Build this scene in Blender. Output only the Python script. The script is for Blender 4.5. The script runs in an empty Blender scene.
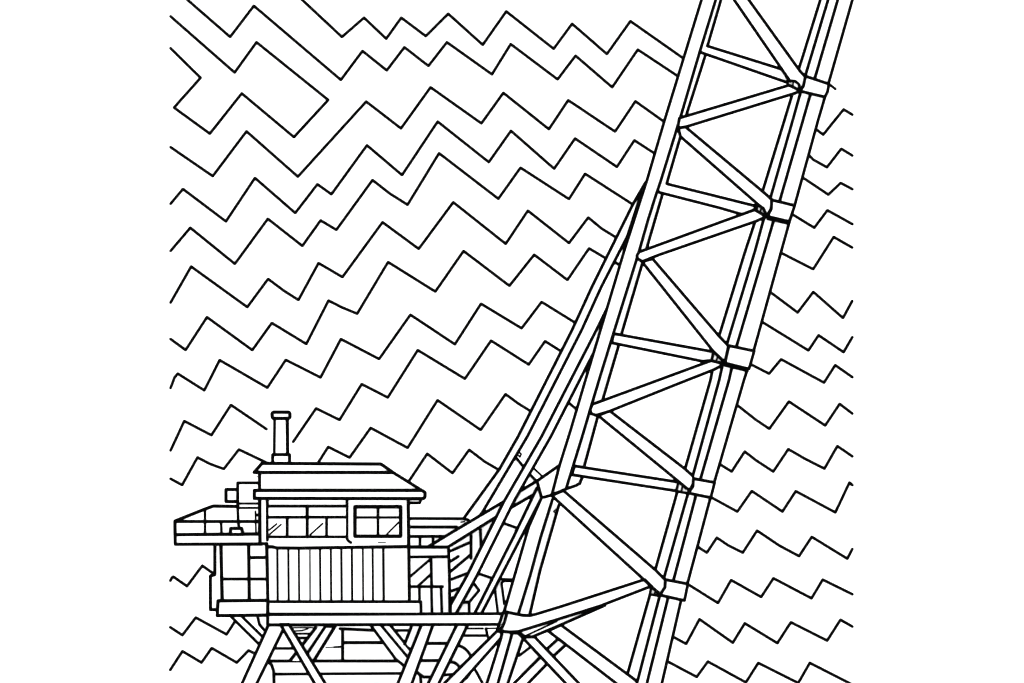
import bpy, bmesh, math
from mathutils import Vector

# ------------------------------------------------------------------ scale: one unit is one metre; camera 60 m in front of the boom
S, D, CAMZ = 0.025, 60.0, 14.0
def lw(w): return w * 1.17 + .42     # weight of all edging
W = 2.75                     # width of the black edging, in hundredths of the picture scale (x S metres)
ZW = 2.45
def P(px, py, y=0.0):
    k = S * (D + y) / D
    return Vector(((px - 512.0) * k, y, CAMZ + (341.5 - py) * k))

scn = bpy.context.scene
C = scn.collection

# ------------------------------------------------------------------ materials
def make_mat(name, lo, hi, scale, rough):
    m = bpy.data.materials.new(name); m.use_nodes = True
    nt = m.node_tree; b = nt.nodes['Principled BSDF']
    n = nt.nodes.new('ShaderNodeTexNoise'); n.inputs['Scale'].default_value = scale; n.inputs['Detail'].default_value = 4
    tc = nt.nodes.new('ShaderNodeTexCoord'); nt.links.new(tc.outputs['Object'], n.inputs['Vector'])
    r = nt.nodes.new('ShaderNodeValToRGB')
    r.color_ramp.elements[0].color = (*lo, 1); r.color_ramp.elements[1].color = (*hi, 1)
    nt.links.new(n.outputs['Fac'], r.inputs['Fac']); nt.links.new(r.outputs['Color'], b.inputs['Base Color'])
    b.inputs['Roughness'].default_value = rough
    b.inputs['Specular IOR Level'].default_value = 0.0
    return m
WHITE = make_mat('white_paint', (.90, .90, .90), (.94, .94, .94), 3.0, 1.0)
INK = make_mat('black_edging', (.0005, .0005, .0005), (.0015, .0015, .0015), 5.0, 1.0)
GREY = make_mat('grey_edging', (.05, .05, .05), (.07, .07, .07), 5.0, 1.0)
PAPER = make_mat('white_sky', (.91, .91, .91), (.94, .94, .94), 0.1, 1.0)
LAND = make_mat('white_ground', (.84, .84, .84), (.90, .90, .90), 0.3, 1.0)

# ------------------------------------------------------------------ mesh builder
class M:
    def __init__(s): s.v = []; s.f = []; s.m = []
    def tube(s, pts, r, closed=False, mat=1, n=8):
        pts = [Vector(p) for p in pts]
        segs = list(zip(pts, pts[1:])) + ([(pts[-1], pts[0])] if closed else [])
        for a, b in segs:
            d = b - a
            if d.length < 1e-6: continue
            d.normalize()
            u = d.cross(Vector((0, 1, 0)))
            if u.length < .05: u = d.cross(Vector((1, 0, 0)))
            u.normalize(); w = d.cross(u)
            o = len(s.v)
            for p in (a, b):
                for k in range(n):
                    t = 2 * math.pi * k / n
                    s.v.append(p + (u * math.cos(t) + w * math.sin(t)) * r)
            for k in range(n):
                s.f.append((o + k, o + (k + 1) % n, o + n + (k + 1) % n, o + n + k)); s.m.append(mat)
        for p in pts: s.ball(p, r, mat)
    def ball(s, p, r, mat=1, n=10, h=5):
        o = len(s.v)
        s.v.append(p + Vector((0, -r, 0)))
        for i in range(1, h):
            a = math.pi * i / h
            for k in range(n):
                t = 2 * math.pi * k / n
                s.v.append(p + Vector((r * math.sin(a) * math.cos(t), -r * math.cos(a), r * math.sin(a) * math.sin(t))))
        s.v.append(p + Vector((0, r, 0)))
        e = len(s.v) - 1
        for k in range(n):
            s.f.append((o, o + 1 + k, o + 1 + (k + 1) % n)); s.m.append(mat)
            s.f.append((e, e - n + (k + 1) % n, e - n + k)); s.m.append(mat)
        for i in range(h - 2):
            for k in range(n):
                q = o + 1 + i * n
                s.f.append((q + k, q + n + k, q + n + (k + 1) % n, q + (k + 1) % n)); s.m.append(mat)
    # a solid with the given outline, its front face at depth y, tapering a little towards the back; edges get black edging
    def slab(s, poly, y, d, edges=None, w=W, draft=None, back=True, shift=None):
        fr = [P(x, z, y) for x, z in poly]
        n = len(fr)
        area = sum(fr[i].x * fr[(i + 1) % n].z - fr[(i + 1) % n].x * fr[i].z for i in range(n))
        sg = 1 if area > 0 else -1
        if draft is None:
            ext = max(max(abs(p.x), abs(p.z - CAMZ)) for p in fr if p.z > 4) if any(p.z > 4 for p in fr) else 10
            draft = min(.2, .025 + ext / D)
        ins = draft * d
        bk = []
        for i in range(n):
            p, q, r = fr[i - 1], fr[i], fr[(i + 1) % n]
            e1 = Vector((q.x - p.x, q.z - p.z)); e2 = Vector((r.x - q.x, r.z - q.z))
            if e1.length < 1e-6 or e2.length < 1e-6: bk.append(q + Vector((0, d, 0))); continue
            e1.normalize(); e2.normalize()
            n1 = Vector((-e1.y, e1.x)) * sg; n2 = Vector((-e2.y, e2.x)) * sg
            mm = n1 + n2
            if mm.length < .3: mm = n1
            mm.normalize(); c = max(.45, mm.dot(n1))
            o = mm * (ins / c)
            bk.append(Vector((q.x + o.x, y + d, q.z + o.y)))
        if shift: bk = [p + Vector((shift[0], d, shift[1])) for p in fr]
        o = len(s.v); s.v += fr + bk
        F = list(range(o, o + n)); B = list(range(o + n, o + 2 * n))
        s.f.append(tuple(F) if sg > 0 else tuple(reversed(F))); s.m.append(0)
        s.f.append(tuple(reversed(B)) if sg > 0 else tuple(B)); s.m.append(0)
        for i in range(n):
            j = (i + 1) % n
            q = (F[j], F[i], B[i], B[j]); s.f.append(q if sg > 0 else tuple(reversed(q))); s.m.append(0)
        r = lw(w) / 2 * S * (D + y) / D
        for i in range(n):
            if edges is not None and i not in edges: continue
            j = (i + 1) % n
            s.tube([fr[i], fr[j]], r)
            if back and d > .15: s.tube([bk[i], bk[j]], r * .6, n=6)
        return s
    def line(s, pts, y, w=W, mat=1, closed=False):
        s.tube([P(x, z, y) for x, z in pts], lw(w) / 2 * S * (D + y) / D, closed, mat); return s
    def cyl(s, cx, r0, r1, ztop, zbot, y, w=W, n=32):     # upright round drum with edging rings
        k = S * (D + y) / D; w = lw(w)
        a, b = P(cx, ztop, y), P(cx, zbot, y)
        o = len(s.v)
        for c, r in ((a, r0 * k), (b, r1 * k)):
            for i in range(n):
                t = 2 * math.pi * i / n; s.v.append(c + Vector((math.cos(t) * r, math.sin(t) * r, 0)))
        for i in range(n):
            j = (i + 1) % n; s.f.append((o + n + i, o + n + j, o + j, o + i)); s.m.append(0)
        s.f.append(tuple(range(o, o + n))); s.m.append(0)
        s.f.append(tuple(reversed(range(o + n, o + 2 * n)))); s.m.append(0)
        ring = lambda c, r: [c + Vector((math.cos(2 * math.pi * i / n) * r, math.sin(2 * math.pi * i / n) * r, 0)) for i in range(n)]
        s.tube(ring(a, r0 * k), w / 2 * k, True, n=6); s.tube(ring(b, r1 * k), w / 2 * k, True, n=6)
        for sx in (-1, 1):
            for sy in (-1, 1):
                s.tube([a + Vector((sx * r0 * k * .98, sy * r0 * k * .2, 0)), b + Vector((sx * r1 * k * .98, sy * r1 * k * .2, 0))], w / 2 * k * 1.3)
        return s
    def disc(s, cx, cz, r, y, d, w=W, n=40):
        return s.slab([(cx + r * math.cos(2 * math.pi * i / n), cz + r * math.sin(2 * math.pi * i / n)) for i in range(n)], y, d, w=w)
    def build(s, name, parent, white=None):
        off = Vector((0, 0, 0)); q = parent
        while q is not None: off += q.location; q = q.parent
        me = bpy.data.meshes.new(name)
        me.from_pydata([p - off for p in s.v], [], s.f); me.update()
        me.materials.append(white or WHITE); me.materials.append(INK); me.materials.append(GREY)
        me.polygons.foreach_set('material_index', s.m)
        o = bpy.data.objects.new(name, me); C.objects.link(o)
        o.parent = parent
        return o

def thing(name, label, cat, px, y, py=901.5):
    o = bpy.data.objects.new(name, None); C.objects.link(o)
    o.location = P(px, py, y); o['label'] = label; o['category'] = cat
    o.empty_display_size = .3
    return o

# ------------------------------------------------------------------ setting: ground, and the white sky sheet with its zigzag strokes
SKY_Y = 30.0
def sheet(name, verts, mat):
    me = bpy.data.meshes.new(name); me.from_pydata(verts, [], [(0, 1, 2, 3)]); me.update(); me.materials.append(mat)
    o = bpy.data.objects.new(name, me); C.objects.link(o); o['kind'] = 'structure'; return o
ground = sheet('ground', [(-220, -160, 0), (220, -160, 0), (220, 320, 0), (-220, 320, 0)], LAND)
sky = sheet('sky', [(-200, SKY_Y + .02, -.5), (200, SKY_Y + .02, -.5), (200, SKY_Y + .02, 140), (-200, SKY_Y + .02, 140)], PAPER)

def z(ox, oy, s, pts): return [(ox + a / s, oy + b / s) for a, b in pts]
A, B2, B3 = 3.793, 6.384, 5.12
Z = []
def zig(*runs, ext=0, pre=0):
    pts = [p for r in runs for p in r]
    if ext:
        (a, b), (c, d) = pts[-2], pts[-1]; L = math.hypot(c - a, d - b); pts[-1] = (c + (c - a) / L * ext, d + (d - b) / L * ext)
    if pre:
        (a, b), (c, d) = pts[1], pts[0]; L = math.hypot(c - a, d - b); pts[0] = (c + (c - a) / L * pre, d + (d - b) / L * pre)
    Z.append(pts)
zig(z(160, 0, A, [(540, 0), (690, 140), (774, 67), (858, 147), (915, 67)]), z(420, 0, A, [(22, 137), (107, 52), (238, 170), (327, 43), (507, 185), (577, 90), (709, 205), (798, 80), (1000, 222)]), ext=8, pre=8)
zig(z(160, 0, A, [(105, 0), (266, 140), (356, 22), (686, 303), (768, 193), (860, 267), (927, 179)]), z(420, 0, A, [(32, 250), (102, 160), (273, 282), (344, 167), (522, 301), (590, 211), (729, 331), (826, 188), (980, 290)]), ext=8, pre=8)
zig(z(160, 0, A, [(40, 62), (283, 275), (366, 160), (638, 379), (508, 520), (310, 354), (189, 507), (53, 408), (154, 295), (40, 183)]))
zig(z(160, 0, A, [(40, 558), (200, 668), (328, 498), (523, 670), (782, 385), (914, 487)]), z(420, 0, A, [(40, 331), (233, 468), (316, 352), (489, 490), (562, 380), (740, 499), (817, 384), (928, 463)]), ext=8)
zig(z(160, 170, A, [(40, 128), (87, 72), (250, 195), (360, 30), (513, 163), (597, 54), (650, 92)]), z(160, 0, A, [(785, 551), (918, 664)]), z(420, 0, A, [(67, 461), (261, 615), (345, 496), (509, 640), (588, 525), (747, 633), (813, 532), (890, 582)]), ext=8)
zig(z(160, 170, A, [(40, 307), (115, 219), (284, 356), (409, 185), (540, 288), (609, 191), (669, 227), (806, 38), (870, 88), (939, 132)]), z(400, 150, A, [(148, 12), (373, 185), (457, 67), (641, 186), (702, 90), (884, 207)]), ext=6)
zig(z(160, 170, A, [(40, 503), (118, 366), (331, 520), (410, 413), (470, 458), (525, 493), (601, 353), (692, 406), (844, 198)]), z(400, 150, A, [(71, 375), (202, 198), (401, 356), (485, 230), (641, 353), (714, 256), (765, 298), (820, 332)]), ext=6)
zig(z(160, 170, A, [(40, 641), (97, 683), (178, 558), (350, 683), (424, 580), (555, 660), (639, 495), (690, 521), (748, 545), (865, 349)]), z(400, 150, A, [(134, 537), (241, 383), (415, 515), (509, 397), (635, 493), (717, 373), (783, 412)]), ext=6)
zig(z(160, 320, A, [(40, 258), (55, 218), (67, 203), (168, 267), (226, 152), (407, 257), (477, 151), (609, 218), (686, 72), (831, 148)]), [(410.4, 314.7), (454.9, 344.3), (481, 303.7), (521.6, 328.3), (541.6, 301.9), (574, 322)], ext=6)
zig(z(160, 320, A, [(505, 462), (592, 335), (681, 379), (765, 243), (864, 294)]), z(370, 310, A, [(181, 152), (360, 261), (459, 116), (602, 207), (664, 118), (722, 155)]), ext=6)
zig(z(160, 320, A, [(40, 495), (92, 383), (195, 437), (269, 322), (404, 414)]))
zig(z(160, 320, A, [(40, 602), (84, 626), (142, 521), (190, 546), (242, 565), (299, 491), (408, 543)]), ext=3)
zig(z(160, 320, A, [(600, 541), (638, 481), (719, 522), (799, 409), (939, 485)]), z(370, 310, A, [(256, 342), (420, 455), (514, 319), (560, 353), (608, 383)]), ext=6, pre=4)
zig(z(370, 310, A, [(147, 650), (217, 545), (313, 619), (376, 530), (435, 575), (488, 606)]), ext=6, pre=6)
zig(z(160, 480, B2, [(66, 643), (76, 623), (85, 617), (172, 678), (270, 547), (345, 600)]), ext=3)
zig(z(160, 576, B2, [(65, 327), (143, 378), (228, 265), (425, 373), (480, 287)]), ext=3)
zig(z(160, 576, B2, [(65, 600), (143, 480), (265, 553), (330, 460), (490, 553), (565, 475), (605, 495)]), ext=6)
zig(z(660, 120, B3, [(800, 48), (836, 75)]), z(660, 0, B3, [(940, 560), (985, 587)]), pre=6)
zig(z(660, 120, B3, [(763, 180), (785, 203), (855, 242), (928, 147), (985, 182)]), pre=5)
zig(z(660, 120, B3, [(735, 297), (862, 382), (925, 322), (985, 354)]), pre=6)
zig(z(660, 120, B3, [(685, 487), (790, 552), (857, 462), (985, 533)]), pre=6)
zig(z(740, 80, 3.415, [(140, 590), (250, 646), (320, 536), (383, 572)]), pre=6)
zig(z(660, 260, B3, [(562, 162), (705, 269), (785, 163), (937, 297), (984, 210)]), pre=6)
zig(z(660, 260, B3, [(520, 315), (760, 463), (812, 385), (940, 472), (985, 395)]), pre=6)
zig(z(660, 260, B3, [(467, 535), (559, 582), (620, 508), (840, 628), (897, 538), (985, 600)]), pre=6)
zig(z(660, 380, B3, [(395, 128), (490, 203), (560, 250), (660, 110), (846, 233), (920, 122), (985, 172)]), pre=6)
zig(z(660, 380, B3, [(308, 432), (367, 469), (434, 366), (490, 410), (580, 469), (657, 354), (740, 402), (842, 454), (908, 338), (985, 391)]), pre=6)
zig(z(660, 380, B3, [(265, 602), (396, 674), (470, 568), (627, 674), (695, 569), (898, 678), (970, 525), (985, 538)]), pre=5)
zig(z(660, 480, B3, [(190, 335), (205, 350), (240, 372), (291, 295), (350, 335), (424, 372), (497, 259), (610, 335), (712, 390), (777, 291), (959, 403), (985, 353)]), pre=5)
zig(z(660, 480, B3, [(145, 535), (297, 630), (364, 512), (518, 599), (581, 503), (776, 606), (833, 510), (985, 585)]), pre=5)
zig(z(660, 550, B3, [(68, 445), (134, 481), (202, 354), (373, 475), (434, 375), (601, 477), (670, 370), (856, 464), (924, 357), (985, 392)]), pre=5)
zig(z(660, 550, B3, [(42, 572), (188, 650), (245, 571), (440, 678), (503, 578), (708, 681), (767, 578), (1000, 697)]), pre=5)
for pts in Z:
    M().line(pts, SKY_Y, w=ZW).build('zigzag_stroke', sky)

# the drawn strip at the sheet's overshoot beside the top collar
# ------------------------------------------------------------------ leaning lattice boom
boom = thing('lattice_boom', 'tall white lattice boom leaning to the right, with square collars down its right chord', 'crane boom', 560, 1.0)
def lerp(a, b, t): return (a[0] + (b[0] - a[0]) * t, a[1] + (b[1] - a[1]) * t)
L = [(737, -120), (701.4, 0), (664.3, 121), (647, 180), (624.4, 250), (600.2, 331), (585.4, 380), (570.6, 430), (559.6, 465), (551.8, 495)]
R = [(751, -120), (715.7, 0), (700, 51), (680.5, 117), (661, 180), (654.3, 200), (648, 220), (638.3, 254), (614, 331.5), (599, 380), (582.2, 436.5), (566, 489)]
IN = [(756, -120), (721, 0), (707.5, 46), (705.3, 55.7), (686.4, 115), (680.5, 136.6), (666.8, 183.5), (662.6, 194), (647, 247.4), (642.6, 262.7), (621.9, 333), (619, 344.7), (603, 399), (598, 416), (584.4, 466), (582.6, 477), (579.5, 484)]
n = len(L)
def band(left, right): return left + right[::-1]
def side_edges(nl, nr): return [i for i in range(nl + nr) if i not in (nl - 1, nl + nr - 1)]
M().slab(band(L, R), 0, .5).build('chord', boom)
M().slab(band([(x - 6, y) for x, y in R], IN), 2.0, .4, edges=range(len(R), len(R) + len(IN) - 1)).build('rear_chord', boom)
L2 = [(541, 499), (528.8, 526.6), (514.4, 576), (504, 612), (501, 638), (487, 683), (423, 898)]
R2 = [(552.6, 499), (540.5, 537.6), (530, 576), (518.3, 614), (512, 634), (498, 683), (434, 898)]
E2 = [(559, 505), (540, 571), (530, 614), (523, 638.7), (508, 683), (445, 898)]
M().slab(band(L2, R2), .1, .5, edges=side_edges(len(L2), len(R2))).build('chord', boom)
M().slab(band([(x - 6, y) for x, y in R2], E2), 2.0, .4, edges=[i for i in range(len(R2), len(R2) + len(E2) - 1)]).line([(556.3, 509), (553.6, 511.5), (555.5, 513)], 1.97, 1.0).build('rear_chord', boom)
r1 = [(856, -120), (820.2, 0), (798.7, 69.3), (791.8, 95.7), (784.4, 120), (762.5, 191.3), (754.7, 222.5), (745.5, 250), (719, 336), (710.4, 380), (685, 468.9), (677.7, 490), (655.2, 569.8), (649.8, 595), (627.4, 674), (564, 898)]
r2 = [(864, -120), (828, 0), (805.5, 75), (800.6, 92), (792.8, 120), (770.4, 198), (763.5, 219.6), (755.3, 250), (727, 343.8), (719.2, 380), (692.8, 475.7), (688, 493.3), (664, 577.7), (659.6, 596), (637, 683), (581, 898)]
r3 = [(873, -120), (837.7, 0), (814.9, 78), (810, 95.7), (803, 120), (779.7, 201), (773.3, 221.6), (765, 250), (736.7, 345.7), (729, 380), (700.6, 478.6), (695.7, 496.2), (673.4, 580.6), (668, 597.9), (647, 683), (592, 898)]
r4 = [(886.7, -120), (852.4, 0), (828.4, 84), (825, 97), (818.2, 120), (794.8, 205), (789.3, 222.5), (781.6, 250), (753.8, 350.6), (744, 380), (714.3, 482.5), (710.4, 498), (687.5, 583.5), (681, 600.8), (662, 683), (607, 898)]
rch = M().slab(band(r2, r4), 0, .5).line(r3, 0).build('chord', boom)
M().slab(band(r1, [(x + 5, y) for x, y in r2]), 2.0, .4, edges=range(len(r1) - 1)).build('rear_chord', boom)

odd = [  # braces running down to the right
    [(665, -100), (734.2, 0), (789.9, 81), (799.6, 90.8), (803.5, 86), (805.5, 77), (800, 71), (748.9, 0), (678, -100)],
    [(678.2, 127.8), (680.5, 136.6), (758.6, 205), (763.5, 208.5), (766.8, 216.5), (771, 209), (772.3, 200), (762.5, 191.3), (685.4, 126.8)],
    [(642, 261.7), (713, 351), (725, 362.3), (728.5, 346), (719, 336), (652.7, 258.8)],
    [(598, 415.5), (678, 481), (688, 489.4), (692.3, 482), (692.8, 476), (685, 468.9), (609.8, 410.9)],
    [(551.7, 495.6), (651.3, 586.4), (659.8, 594), (664.3, 586), (665, 579.6), (655.2, 569.8), (563.4, 490.5)],
]
for i, p in enumerate(odd): M().slab(p, -.05, .2, edges=[0, 1, 4, 5, 6] if i > 2 else [0, 1, 3, 4, 5, 6, 7, 8] if i == 0 else None).build('diagonal_brace', boom)
even = [
    [(679.5, 118), (677.6, 128), (686, 126.8), (795, 93.2), (800.6, 90.8), (789, 85.2)],
    [(639, 252), (637, 255.5), (637.4, 258.5), (642.2, 261.5), (660, 254.5), (755, 221.6), (766.4, 216.7), (754.7, 209.8), (720, 222.3)],
    [(592.2, 404.4), (590.3, 409.5), (591, 413.5), (596, 415.3), (610, 411), (680, 383), (713, 370), (725, 364), (711, 360.7)],
    [(506.6, 612), (502, 624), (500.3, 631), (509, 632), (518.3, 631.5), (560, 618.6), (600, 606), (651.8, 586), (645, 579.3), (560, 606.8), (537, 613.8), (530, 615.6), (523, 615.4), (515, 613.8)],
]
for i, p in enumerate(even): M().slab(p, -.09 if i < 3 else -.03, .2).build('diagonal_brace', boom)
cross = [
    [(707.5, 46), (699, 51.8), (790, 83.5), (783, 69.6)],
    [(666.8, 183.8), (660, 182.5), (657, 191), (660, 192.6), (720, 208), (743, 214.7), (753, 211), (757, 206.3)],
    [(613.7, 333.6), (611.7, 342.8), (702.5, 361.3), (712, 360.5), (713.5, 351.8)],
    [(574.6, 466), (571.7, 474.7), (685, 492.3), (678, 482)],
]
for i, p in enumerate(cross): M().slab(p, .03 if i != 1 else .02, .25, edges=None if i > 1 else range(1, len(p) - (i == 1) * 0)).build('cross_strut', boom)
# collars where the braces meet the right chord, with their little bolt plates
coll = [
    [(805.5, 76.2), (803.5, 86), (800, 91), (825, 97), (827.5, 92), (829, 84)],
    [(771.7, 200), (771.3, 209), (767.4, 216.4), (789.3, 221.5), (794.8, 205.5)],
    [(729, 345.7), (725, 363), (749, 369), (754.3, 351)],
    [(693.4, 478.6), (693, 486.5), (688.3, 493), (710.8, 497.6), (714.7, 482.5)],
    [(665.4, 579.6), (665, 587.4), (659.8, 595), (684.5, 600.5), (687.9, 584)],
]
plates = [
    ([(789.5, 82), (788.5, 85.5), (799.6, 91)], [[(790, 80.6), (795, 81), (798.9, 84.2), (800, 90)], [(793.2, 81.5), (792.8, 86.4)]]),
    ([(757, 204), (755.5, 211.5), (766.5, 215.8)], [[(757.3, 204.5), (756.2, 211)], [(761.6, 206.5), (760.4, 212.6)]]),
    ([(713.5, 352), (711.8, 361), (724.5, 363)], [[(713.5, 352), (711.6, 361)], [(718.2, 355), (716.3, 361)], [(711, 361), (724.5, 363.5)]]),
    ([(678.5, 482), (676.2, 492), (688, 493.4)], [[(678.5, 482), (676, 492)], [(682.4, 486), (681.4, 492)], [(671, 490.4), (688, 493.4)]]),
    ([(651.3, 586.4), (649.8, 594.5), (660, 595.2)], [[(651.5, 586.4), (649.6, 595)], [(655.6, 589), (654.6, 595)], [(649.5, 594.3), (660, 596)]]),
]
for i, p in enumerate(coll):
    c = M().slab(p, -.12, .66)
    if i == 0: c.line([(829, 84), (835.4, 89)], -.1, 2.4)
    if i in (1, 2): c.line([(p[2 if i == 1 else 1][0], p[2 if i == 1 else 1][1] + 2.9), (p[3 if i == 1 else 2][0] - 1, p[3 if i == 1 else 2][1] + 2.5)], -.1, 1.5)
    co = c.build('joint_collar', boom)
    b = M().slab(plates[i][0], -.02, .1, edges=[], back=False)
    for k, l in enumerate(plates[i][1]): b.line(l, -.07, 1.5 if k == 1 or i < 2 and k else 2.3)
    b.build('bolt_plate', co)
M().slab([(537, 481), (559.6, 465), (570, 468), (566, 489.4), (551.8, 495), (541.6, 498)], .4, .2, edges=[0, 4, 5]).line([(551.8, 495), (566, 489), (576, 485.6), (580, 483.2), (582, 478)], -.03).build('gusset_plate', boom)
M().slab([(503, 612.8), (507, 613), (504.5, 622), (500.5, 631), (497, 631)], -.14, .3).build('foot_collar', boom)
# struts below the foot joint
M().slab([(518.5, 632), (556.7, 619.5), (600, 606.6), (605, 605.4), (561, 624.8), (532, 637), (524.6, 636.5)], .05, .15, edges=[3, 4, 5, 6]).line([(524.6, 636.3), (556.7, 621.4)], .05, 1.6).build('diagonal_brace', boom)
M().slab([(522, 637), (534.8, 637), (578.6, 683), (625, 731), (611, 731), (565.3, 683)], .03, .2).line([(510, 632.5), (518, 633.2), (523, 637.5)], .03).build('diagonal_brace', boom)
M().slab([(548, 631), (561, 625), (638, 682), (648, 690), (628, 693), (615.7, 683), (560, 640)], .08, .2).build('diagonal_brace', boom)
M().slab([(490, 708), (514.4, 683), (540, 657.5), (548, 648), (560, 637), (567, 643.8), (555.6, 654.3), (546.5, 664.5), (528.5, 683), (504, 709)], .5, .2).build('diagonal_brace', boom)
M().slab([(519.2, 655.6), (532, 645.8), (542, 656), (520, 676)], .62, .1, edges=[0], w=2.4).build('gusset_plate', boom)
M().slab([(502, 632), (497, 631), (444.7, 683), (425, 702), (441, 705), (461, 683), (501, 638)], .05, .15).build('diagonal_brace', boom)
M().slab([(475.2, 670), (486, 670), (498, 700), (490, 700), (482.3, 683)], .6, .15, edges=[3, 4], w=2.5, back=False).build('gusset_plate', boom)

# ------------------------------------------------------------------ raking stays behind the boom
stay = thing('boom_stay', 'long paired white stay struts raking from mid-boom down to the deck', 'stay', 480, .6, 614)
S1l = [(645.4, 182.5), (632.8, 204.3), (592, 286.5), (572, 330), (518, 436.5), (499.3, 469.2), (464.5, 517.2)]
S1r = [(652, 182), (641.5, 193), (627.4, 236.4), (601.5, 286.5), (581.7, 330), (527.4, 436.5), (482, 513), (480, 515.5)]
M().slab(band(S1l, S1r), 1.2, .3, edges=side_edges(len(S1l), len(S1r))).build('stay_strut', stay)
S2l = [(612, 298), (596.3, 330), (541.5, 436.5), (503.9, 501.5), (466.8, 576), (450.4, 605), (450.4, 619)]
S2r = [(618, 305), (590.9, 358.2), (550.9, 436.5), (514.7, 500), (476.8, 576), (456.6, 612.8), (453.5, 619)]
M().slab(band(S2l, S2r), .55, .2).build('stay_strut', stay)
S3l = [(537, 488), (534.6, 492.7), (513.4, 537), (477.9, 607), (472, 618)]
S3r = [(546, 489), (541, 499), (521.3, 537), (485, 607), (479, 618)]
M().slab(band(S3l, S3r), .7, .2).build('stay_strut', stay)
def rung(a, b, w, hw=5.0, y=1.3, both=False):
    d = Vector((b[0] - a[0], b[1] - a[1])).normalized(); nn = Vector((-d.y, d.x))
    q = [a, b, (b[0] + nn.x * hw, b[1] + nn.y * hw), (a[0] + nn.x * hw, a[1] + nn.y * hw)]
    M().slab(q, y, .1, edges=[0, 2] if both else [0], w=w, back=False).build('rung', stay)
rung((614, 261.6), (620, 265), 2.5, 3); rung((568.5, 402.5), (577.5, 410), 2.5, 3)
rung((515.5, 457), (525.5, 469), 2.5, 3); rung((503.5, 523), (518, 528.3), 2.5, 4, .9)
rung((477.7, 573.2), (493, 578.4), 2.5, 4, .9); rung((534, 468.4), (541.6, 475.6), 1.7, 2, 1.2)
rung((529.5, 474), (538, 482.5), 2.5, 3, 1.25)
M().line([(519, 452), (521.2, 454), (520, 457), (518.5, 455.5)], .95, 1.6).build('cable_clip', stay)

# ------------------------------------------------------------------ sloping beam from shed to boom gusset
beam = thing('brace_beam', 'white sloping beam running from the rear shed up to the boom gusset', 'beam', 445, .9, 547)
M().slab([(427.8, 547), (450, 533.5), (503.7, 501.5), (521.3, 490.3), (539, 479.6), (540, 491), (512.7, 506.8), (496, 517), (448, 547)], .9, .25).build('beam', beam)

# ------------------------------------------------------------------ operator cabin
cab = thing('operator_cabin', 'white crane cabin with band of windows, vertical siding and chimney on its roof', 'crane cabin', 338, -.2, 614)
CY = -1.2
wall = M().slab([(259.6, 497.5), (408.3, 497.5), (408.7, 547), (409.3, 602), (268, 602), (267, 545), (260, 544)], CY, 2.2, draft=.06, edges=[1, 2, 4, 6], w=3.0)
wall.line([(267.3, 498.5), (267.4, 540)], CY, 2.6).line([(260, 543.6), (267, 543.6)], CY, 2.6)
wall.line([(267, 546.6), (272, 546.8), (277, 548), (300, 548.2), (340, 547.6), (408.6, 546.6)], CY, 3.0)
wall.line([(347, 498.7), (347, 538.7), (348.5, 541), (351, 542.6)], CY, 2.5).line([(378.3, 542.5), (385.4, 542.5)], CY, 1.1, 2)
wall = wall.build('wall', cab)
win = M().slab([(267.4, 506.2), (347, 506.2), (347, 536.8), (267.4, 536.8)], CY - .015, .06, edges=[0, 2], w=2.5, back=False)
win.line([(267.4, 517.3), (347, 517.2)], CY - .015, 2.6).line([(307.2, 506.2), (307.2, 536.8)], CY - .015, 2.9)
win.line([(287.2, 517.3), (287.2, 536.8)], CY - .015, 2.8).line([(326.6, 517.3), (326.6, 536.8)], CY - .015, 2.6)
win = win.build('window', cab)
def pane(parent, x0, x1, z0, z1, *glare_ticks):
    p = M().slab([(x0, z0), (x1, z0), (x1, z1), (x0, z1)], CY - .02, .03, edges=[], back=False)
    for t in glare_ticks: p.line(t, CY - .022, 1.5)  # slanting ink strokes: glare on the glass, drawn on rather than reflected
    p.build('pane', parent)
pane(win, 268.8, 285.8, 518.6, 535.4, [(269.2, 530), (276.7, 523.9)], [(269.7, 534.3), (281, 524.6)])
pane(win, 288.6, 305.8, 518.6, 535.4)
pane(win, 308.6, 325.2, 518.6, 535.4, [(310.4, 534.6), (322.7, 523.5)])
pane(win, 328, 346, 518.6, 535.4)
win2 = M().slab([(355, 506.8), (400.6, 506.8), (400.6, 536.2), (355, 536.2)], CY - .015, .06, w=3.2, back=False)
win2.line([(355, 517.5), (400.6, 517.5)], CY - .015, 2.2).line([(378, 506.8), (378, 536.2)], CY - .015, 2.6)
win2 = win2.build('window', cab); win2['label'] = 'square four-pane window with a thick frame'
pane(win2, 356.8, 376.6, 518.8, 534.4)
pane(win2, 379.4, 398.8, 518.8, 534.4, [(387, 534), (398.6, 522.4)])
sd = M().slab([(268.6, 549), (408, 549), (408, 600.4), (268.8, 600.4)], CY - .01, .04, edges=[], back=False)
for x, w, m in ((277.5, 2.0, 1), (288.5, 1.9, 1), (299, 1.8, 1), (310, 1.7, 2), (320.2, 1.9, 1), (331, 1.9, 1), (341.5, 2.0, 1), (352, 2.0, 1), (363, 1.7, 1), (372.8, 1.9, 1), (383.5, 2.2, 1)):
    sd.line([(x - .2, 548.5), (x, 575), (x + .2, 601)], CY - .01, w, m)
sd.build('siding_panel', cab)
M().slab([(268, 601.7), (420.8, 601.7), (421, 614), (268, 614)], CY - .03, .8, w=2.6).build('floor_beam', cab)
rf = M().slab([(254.3, 490.4), (422, 490.4), (425.1, 492.4), (425, 497), (423.6, 498.6), (254.3, 498.4)], -1.7, 3.2, shift=(-.25, -.27), w=3.0).build('roof', cab)
M().slab([(259.5, 472.4), (393, 472.4), (422, 490.4), (259.5, 490.4)], -1.62, 3.0, shift=(-.25, -.27), w=2.8).build('roof_slope', rf)
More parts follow.
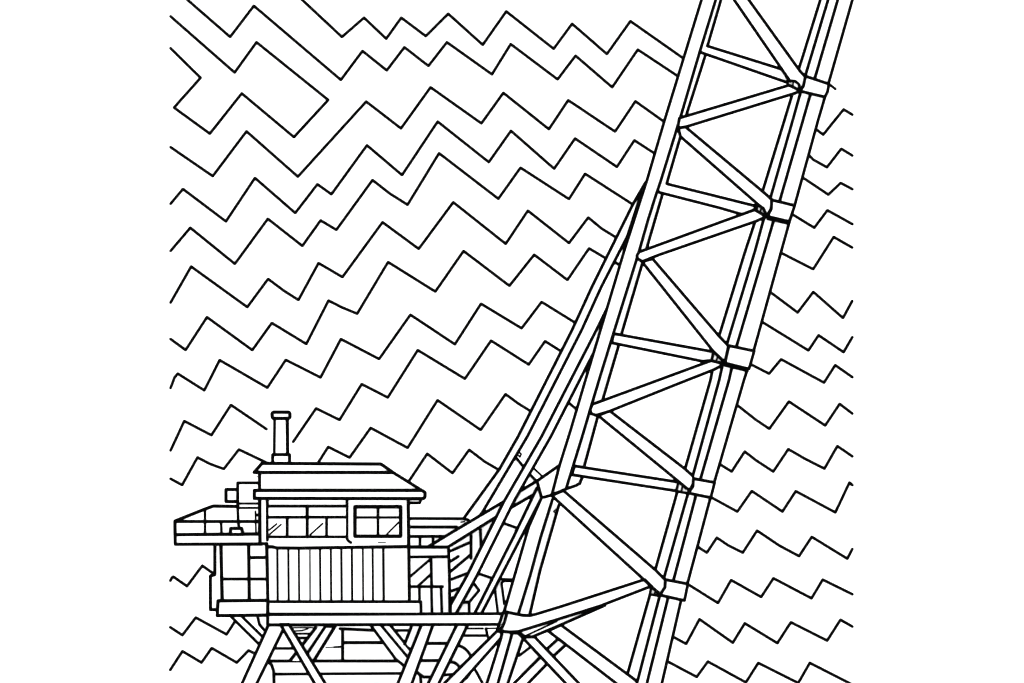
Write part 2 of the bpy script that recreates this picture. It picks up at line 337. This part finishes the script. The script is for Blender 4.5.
M().slab([(254, 472.4), (262, 463.3), (381, 464), (393, 472.4)], -1.68, 3.1, shift=(-.25, -.27), w=3.0).build('roof_cap', rf)
M().slab([(405, 498), (421.5, 499), (419.6, 503), (405, 503)], -1.1, .4, w=2.5).build('eave_bracket', rf)
ch = M().cyl(281.1, 5.6, 6.0, 417, 456, 0, w=3.0).build('chimney', cab)
cap = M().slab([(273.2, 412.1), (288.8, 412.1), (289.9, 413.4), (290, 417.2), (288.8, 418.4), (273.2, 418.4), (272.2, 417.2), (272, 413.4)], -.33, .5, w=3.0).build('chimney_cap', ch)
M().slab([(272.6, 454.6), (289.6, 454.6), (289.6, 465), (272.6, 465)], -.28, .5, w=2.8).build('chimney_base', ch)

# ------------------------------------------------------------------ equipment gallery left of the cabin
gal = thing('side_gallery', 'white glazed gallery with a sloping roof jutting out left of the cabin', 'gallery', 220, -.5, 545)
GY = -.7
M().slab([(175, 534.7), (262, 534), (262, 544), (175.2, 544.3)], GY, .8, w=2.9).build('floor_slab', gal)
g = M().slab([(174.9, 521), (205, 509), (213.3, 506), (262, 506.6), (262, 534.4), (175, 534.8)], GY + .05, .7, edges=[0, 1, 5], w=3.0)
g.line([(213.3, 506), (237.5, 506.4)], GY + .05, 3.0)
g.line([(175.7, 521.5), (259, 521.5)], GY + .05).line([(205, 509.5), (205, 534.6)], GY + .05, 2.3)
g.line([(221, 521.5), (221.6, 534.5)], GY + .05, 2.3).line([(237.5, 503), (238.2, 521), (239, 528)], GY + .05, 2.4)
g.line([(238.3, 507.9), (259, 507.9)], GY + .05, 1.9)
g.line([(255.4, 511.3), (256, 534)], GY + .05, 1.5).line([(258.4, 513.7), (258.2, 534)], GY + .05, .5, 2).line([(256, 515), (260, 515)], GY + .05, 2.4)
g.build('glazed_panel', gal)
M().slab([(230.6, 528.4), (241.6, 528.4), (243, 534.4), (230.4, 534.4)], GY - .05, .3, w=2.8).build('switch_box', gal)
vb = thing('vent_box', 'square white box with a smaller box on its left, above the gallery beside the cabin', 'vent box', 248, -.5, 506)
M().slab([(237.6, 482.8), (262, 482.8), (262, 507), (237.8, 507)], GY + .1, .6, edges=[0, 3], w=2.6).line([(238.3, 503.5), (259, 503.5)], GY + .1, 1.9).build('box', vb)
M().slab([(225.9, 489.4), (238, 489.4), (238, 501.6), (225.9, 501.6)], GY + .2, .4, w=2.9).build('duct', vb)

# ------------------------------------------------------------------ lower annex left of the cabin
ann = thing('lower_annex', 'white panelled annex under the gallery at the left of the cabin', 'annex', 240, -.4, 615)
AY = -.7
a = M().slab([(214.8, 543), (268, 543), (268, 602), (217.5, 602), (214.8, 575)], AY + .1, .8, edges=[4], w=2.9, draft=.1, back=False)
a.line([(220.9, 545), (222.2, 600)], AY + .1, 3.0).line([(248.6, 545), (249.3, 600)], AY + .1, 2.9)
a.line([(249.3, 557.6), (266, 557.5)], AY + .1, 2.8).line([(222.7, 579), (266, 579)], AY + .1, 2.6).line([(266.7, 543), (268, 602)], AY + .1, 3.0)
a.build('wall', ann)
M().slab([(210.3, 576), (214.8, 574.6), (219.4, 574.6), (219.4, 609.7), (210.4, 609.7)], AY + .08, .4, edges=[0, 3, 4], w=2.9, back=False).build('drain_box', ann)
M().slab([(218, 600.8), (268, 600.4), (267.6, 615.1), (217.2, 615.7)], AY - .1, .8, w=3.0).build('floor_beam', ann)
M().slab([(228, 613.6), (239, 613.6), (266, 640), (258.7, 644)], AY + .9, .3, edges=[1, 3], w=2.5).build('knee_brace', ann)
M().slab([(256.6, 613), (270, 613), (270, 634), (264.4, 630.4), (259.4, 624.6)], AY + .95, .2, edges=[3, 4], w=2.5, back=False).build('drain_pipe', ann)

# ------------------------------------------------------------------ shed and slatted stair behind, to the right of the cabin
shed = thing('rear_shed', 'low white shed with posts behind the cabin on its right', 'shed', 430, 1.6, 614)
HY = 1.4
s_ = M().slab([(402, 518.4), (464, 518.6), (468.5, 520), (446, 536), (449.6, 548), (450, 616), (402, 616)], HY, 1.0, edges=[0, 1], w=2.6, back=False)
s_.line([(404, 527), (457, 527)], HY, 2.6).line([(404, 536.4), (444, 536.4)], HY, 2.6)
s_.line([(420, 536.8), (420, 547)], HY, 2.3).line([(433, 536.8), (433, 544)], HY, 2.3).line([(404, 547), (448, 547)], HY, 2.9)
s_.line([(404, 557.2), (448.5, 556.7)], HY, 2.6).line([(448.6, 546.5), (449.5, 576), (449.9, 615)], HY, 2.7)
s_.line([(461, 522.2), (464.5, 521.6)], HY, 1.2)
s_.build('wall', shed)
d_ = M().slab([(410, 558), (431, 558), (431.6, 586.6), (410, 586.6)], HY - .02, .06, edges=[1, 2], w=2.4, back=False)
d_.line([(408.5, 578), (430, 559.5)], HY - .02, 2.2).line([(418.4, 585.6), (430.6, 574.5)], HY - .02, 2.2)
d_.build('window', shed)
p_ = M().slab([(410, 586.6), (442.6, 586.6), (442.6, 615), (410, 615)], HY - .02, .06, edges=[0], w=2.4, back=False)
for x0, x1 in ((419.3, 419.8), (431.4, 432), (441, 441.9)): p_.line([(x0, 586.6), (x1, 615)], HY - .02, 2.3)
p_.build('railing', shed)
st = thing('slatted_panel', 'panel of slanting slats between the shed post and the stay strut', 'slatted panel', 460, 1.5, 614)
q = M().slab([(451.8, 544), (470, 530), (500, 512), (486, 545), (453, 612), (451.8, 612)], HY - .1, .1, edges=[], back=False)
for l in ([(449.6, 551.4), (471, 542)], [(471, 532), (471, 558.4)], [(480.2, 527.4), (481.2, 548)], [(449.7, 561.9), (458.3, 556.4)], [(449, 572.8), (471, 554.4)], [(449.7, 580), (468, 573)], [(449.7, 591.6), (459, 588.3)], [(450, 599.3), (453, 597.5)]):
    q.line(l, HY - .1, 2.5)
q.build('slats', st)
hk = thing('deck_bracket', 'small angular white bracket standing on deck between the stay struts', 'bracket', 470, .9, 614)
M().slab([(464, 583), (473.7, 583), (479.2, 590.4), (469.6, 601.9), (460, 602.6)], .8, .1, edges=[1, 2, 3], w=2.5, back=False).build('bracket_head', hk)
M().slab([(458, 602), (469.3, 602), (469.3, 616), (456, 616)], .85, .1, edges=[1], w=2.5, back=False).build('bracket_foot', hk)
pst = thing('deck_post', 'slim tapering white post on deck between the stay strut and the boom chord', 'post', 501, .9, 614)
M().slab([(494.6, 588), (497.6, 579), (513, 579.5), (513, 581), (503.5, 581.2), (501.6, 583), (504.4, 604), (504.5, 616), (498.2, 616)], .85, .12, edges=[1, 3, 4, 5, 8], w=2.3, back=False).build('post', pst)

# ------------------------------------------------------------------ trestle that carries the deck
tr = thing('support_trestle', 'white trestle of raking legs and braces under the long deck beam', 'trestle', 345, .2)
M().slab([(267.7, 614.6), (503, 613.6), (503, 624.4), (267.7, 624.9)], -.1, .5, edges=[0, 2, 3], w=2.7).build('deck_beam', tr)
for nm, p, y in (
    ('leg', [(268.9, 624), (286, 624), (283, 630), (257, 683), (151, 900), (136, 900), (242.2, 683)], -.02),
    ('brace', [(280.2, 624), (288.8, 624), (325, 683), (452, 900), (438, 900), (314.3, 683)], -.08),
    ('leg', [(421.8, 624), (433.3, 624), (412, 683), (333, 900), (311, 900), (398, 683)], -.02),
    ('leg', [(457.2, 624), (468.2, 624), (440, 681), (338, 900), (322, 900), (428.4, 683)], -.03)):
    M().slab(p, y, .2).build(nm, tr)
M().slab([(315.8, 627.6), (322, 624), (336.5, 624), (314, 660.6), (290, 660.6)], .25, .2, edges=[2, 4], w=2.9).line([(327, 624), (307.8, 652.8), (303, 660)], .25, 2.6).line([(326, 626), (335, 626)], .25, 3.2).build('brace', tr)
M().slab([(369.8, 624), (389.4, 624), (415, 656), (406, 670), (403, 665), (395.6, 659)], .25, .2, edges=[1, 3, 4, 5], w=2.5).line([(380, 624), (410, 660)], .25, 2.4).build('brace', tr)
M().slab([(412.3, 624), (424, 624), (412, 648), (404.6, 644)], .22, .2, edges=[3], w=2.7).build('brace', tr)

# ------------------------------------------------------------------ machinery under the deck
mh = thing('machinery_house', 'plank-sided white machinery house half hidden behind the trestle legs', 'machinery house', 380, 3.2)
MY = 3.0
w_ = M().slab([(262, 622), (488, 622), (486, 640), (470, 660), (455, 900), (262, 900), (268, 664)], MY, 2.0, edges=[], draft=.05, back=False)
for l, w, m in (([(340, 628.7), (355, 629.4), (376, 630.4)], 2.6, 1), ([(396, 630.4), (410, 630.4)], 2.3, 1), ([(343.9, 642.6), (383, 642.6)], 2.8, 1), ([(342.6, 629), (342.6, 661)], 2.7, 1),
    ([(326, 647.6), (335, 647.2)], 1.1, 2), ([(334, 647.2), (341.5, 646.8)], 1.6, 1), ([(262, 661), (401, 661)], 2.6, 1), ([(266, 674.2), (403, 673.4)], 2.4, 1), ([(334, 683.2), (389, 683.2)], .6, 1),
    ([(427, 643.4), (448, 643.4)], 2.7, 1), ([(421, 660.6), (440, 660.6)], 2.7, 1), ([(272, 648.4), (295, 648.4)], 2.3, 1),
    ([(290, 627.8), (308, 627.6), (316, 627.8)], 1.1, 1), ([(292, 631.2), (302, 630.6), (308, 628.8)], 1.2, 1), ([(294, 633.8), (311, 633.6)], 1.7, 1), ([(297, 638), (309, 638)], 2.3, 1),
    ([(466, 628.5), (483, 628.5)], 1.5, 1), ([(486.5, 628.4), (497, 628.2)], 1.5, 1), ([(462, 635.6), (487.6, 635.6)], 2.2, 1), ([(486, 628.6), (488.4, 639)], 2.3, 1)):
    w_.line(l, MY, w, m)
w_.build('wall', mh)
M().slab([(262, 661.6), (268, 661.8), (271.6, 665), (273.6, 671), (274, 684), (274, 720), (262, 720)], MY - .2, .2, edges=[0, 1, 2, 3, 4], w=2.6, back=False).build('tank_end', mh)
M().slab([(408, 671), (417.5, 672.3), (420.4, 676), (421, 684), (421, 720), (408, 720)], MY - .2, .2, edges=[1, 2, 3], w=2.5, back=False).line([(417.5, 672.3), (420, 674.6), (423.7, 677), (434, 677)], MY - .2, 2.5).build('tank_end', mh)
wd = thing('winch_drum', 'round white winch drum with its hub, seen between trestle leg and brace', 'winch drum', 453, 2.4)
arc = lambda cx, cz, r, a0, a1: [(cx + r * math.cos(math.radians(a)), cz + r * math.sin(math.radians(a))) for a in range(a0, a1 + 1, 6)]
dr = M().slab(arc(453, 664, 19.4, -92, 58) + [(452, 692), (436, 692), (440, 676), (450, 650)], 2.5, .25, edges=range(25), w=2.5).build('drum', wd)
M().slab(arc(450.6, 671.8, 9.8, -110, 28) + [(455, 679), (438, 690), (436, 684)], 2.42, .06, edges=range(23), w=2.5).line([(440, 675.8), (448, 674.6), (455, 674.2)], 2.42, 2.3).build('hub', dr)
M().slab([(449, 680), (457, 680), (470, 903), (436, 903)], 2.6, .2, back=False, edges=[]).build('stand', wd)

# ------------------------------------------------------------------ light: even white overcast with a broad soft sun
w = bpy.data.worlds.new('World'); scn.world = w; w.use_nodes = True
bg = w.node_tree.nodes['Background']
bg.inputs['Color'].default_value = (1, 1, 1, 1); bg.inputs['Strength'].default_value = 3.0
sd_ = bpy.data.lights.new('sun', 'SUN'); sd_.energy = .6; sd_.angle = math.radians(60); sd_.color = (1, 1, 1)
so = bpy.data.objects.new('sun', sd_); C.objects.link(so); so.rotation_euler = (math.radians(65), 0, math.radians(-8)); so.location = (5, -40, 40)

# ------------------------------------------------------------------ camera
cd = bpy.data.cameras.new('camera'); cam = bpy.data.objects.new('camera', cd); C.objects.link(cam)
cam.location = (0, -D, CAMZ); cam.rotation_euler = (math.radians(90), 0, 0)
cd.sensor_width = 36; cd.sensor_fit = 'HORIZONTAL'; cd.lens = 36 * D / (1024 * S)
cd.clip_start = .5; cd.clip_end = 1000
scn.camera = cam
scn.render.engine = 'CYCLES'
scn.cycles.max_bounces = 10; scn.cycles.diffuse_bounces = 10
scn.view_settings.view_transform = 'Standard'; scn.view_settings.look = 'None'; scn.view_settings.exposure = 0
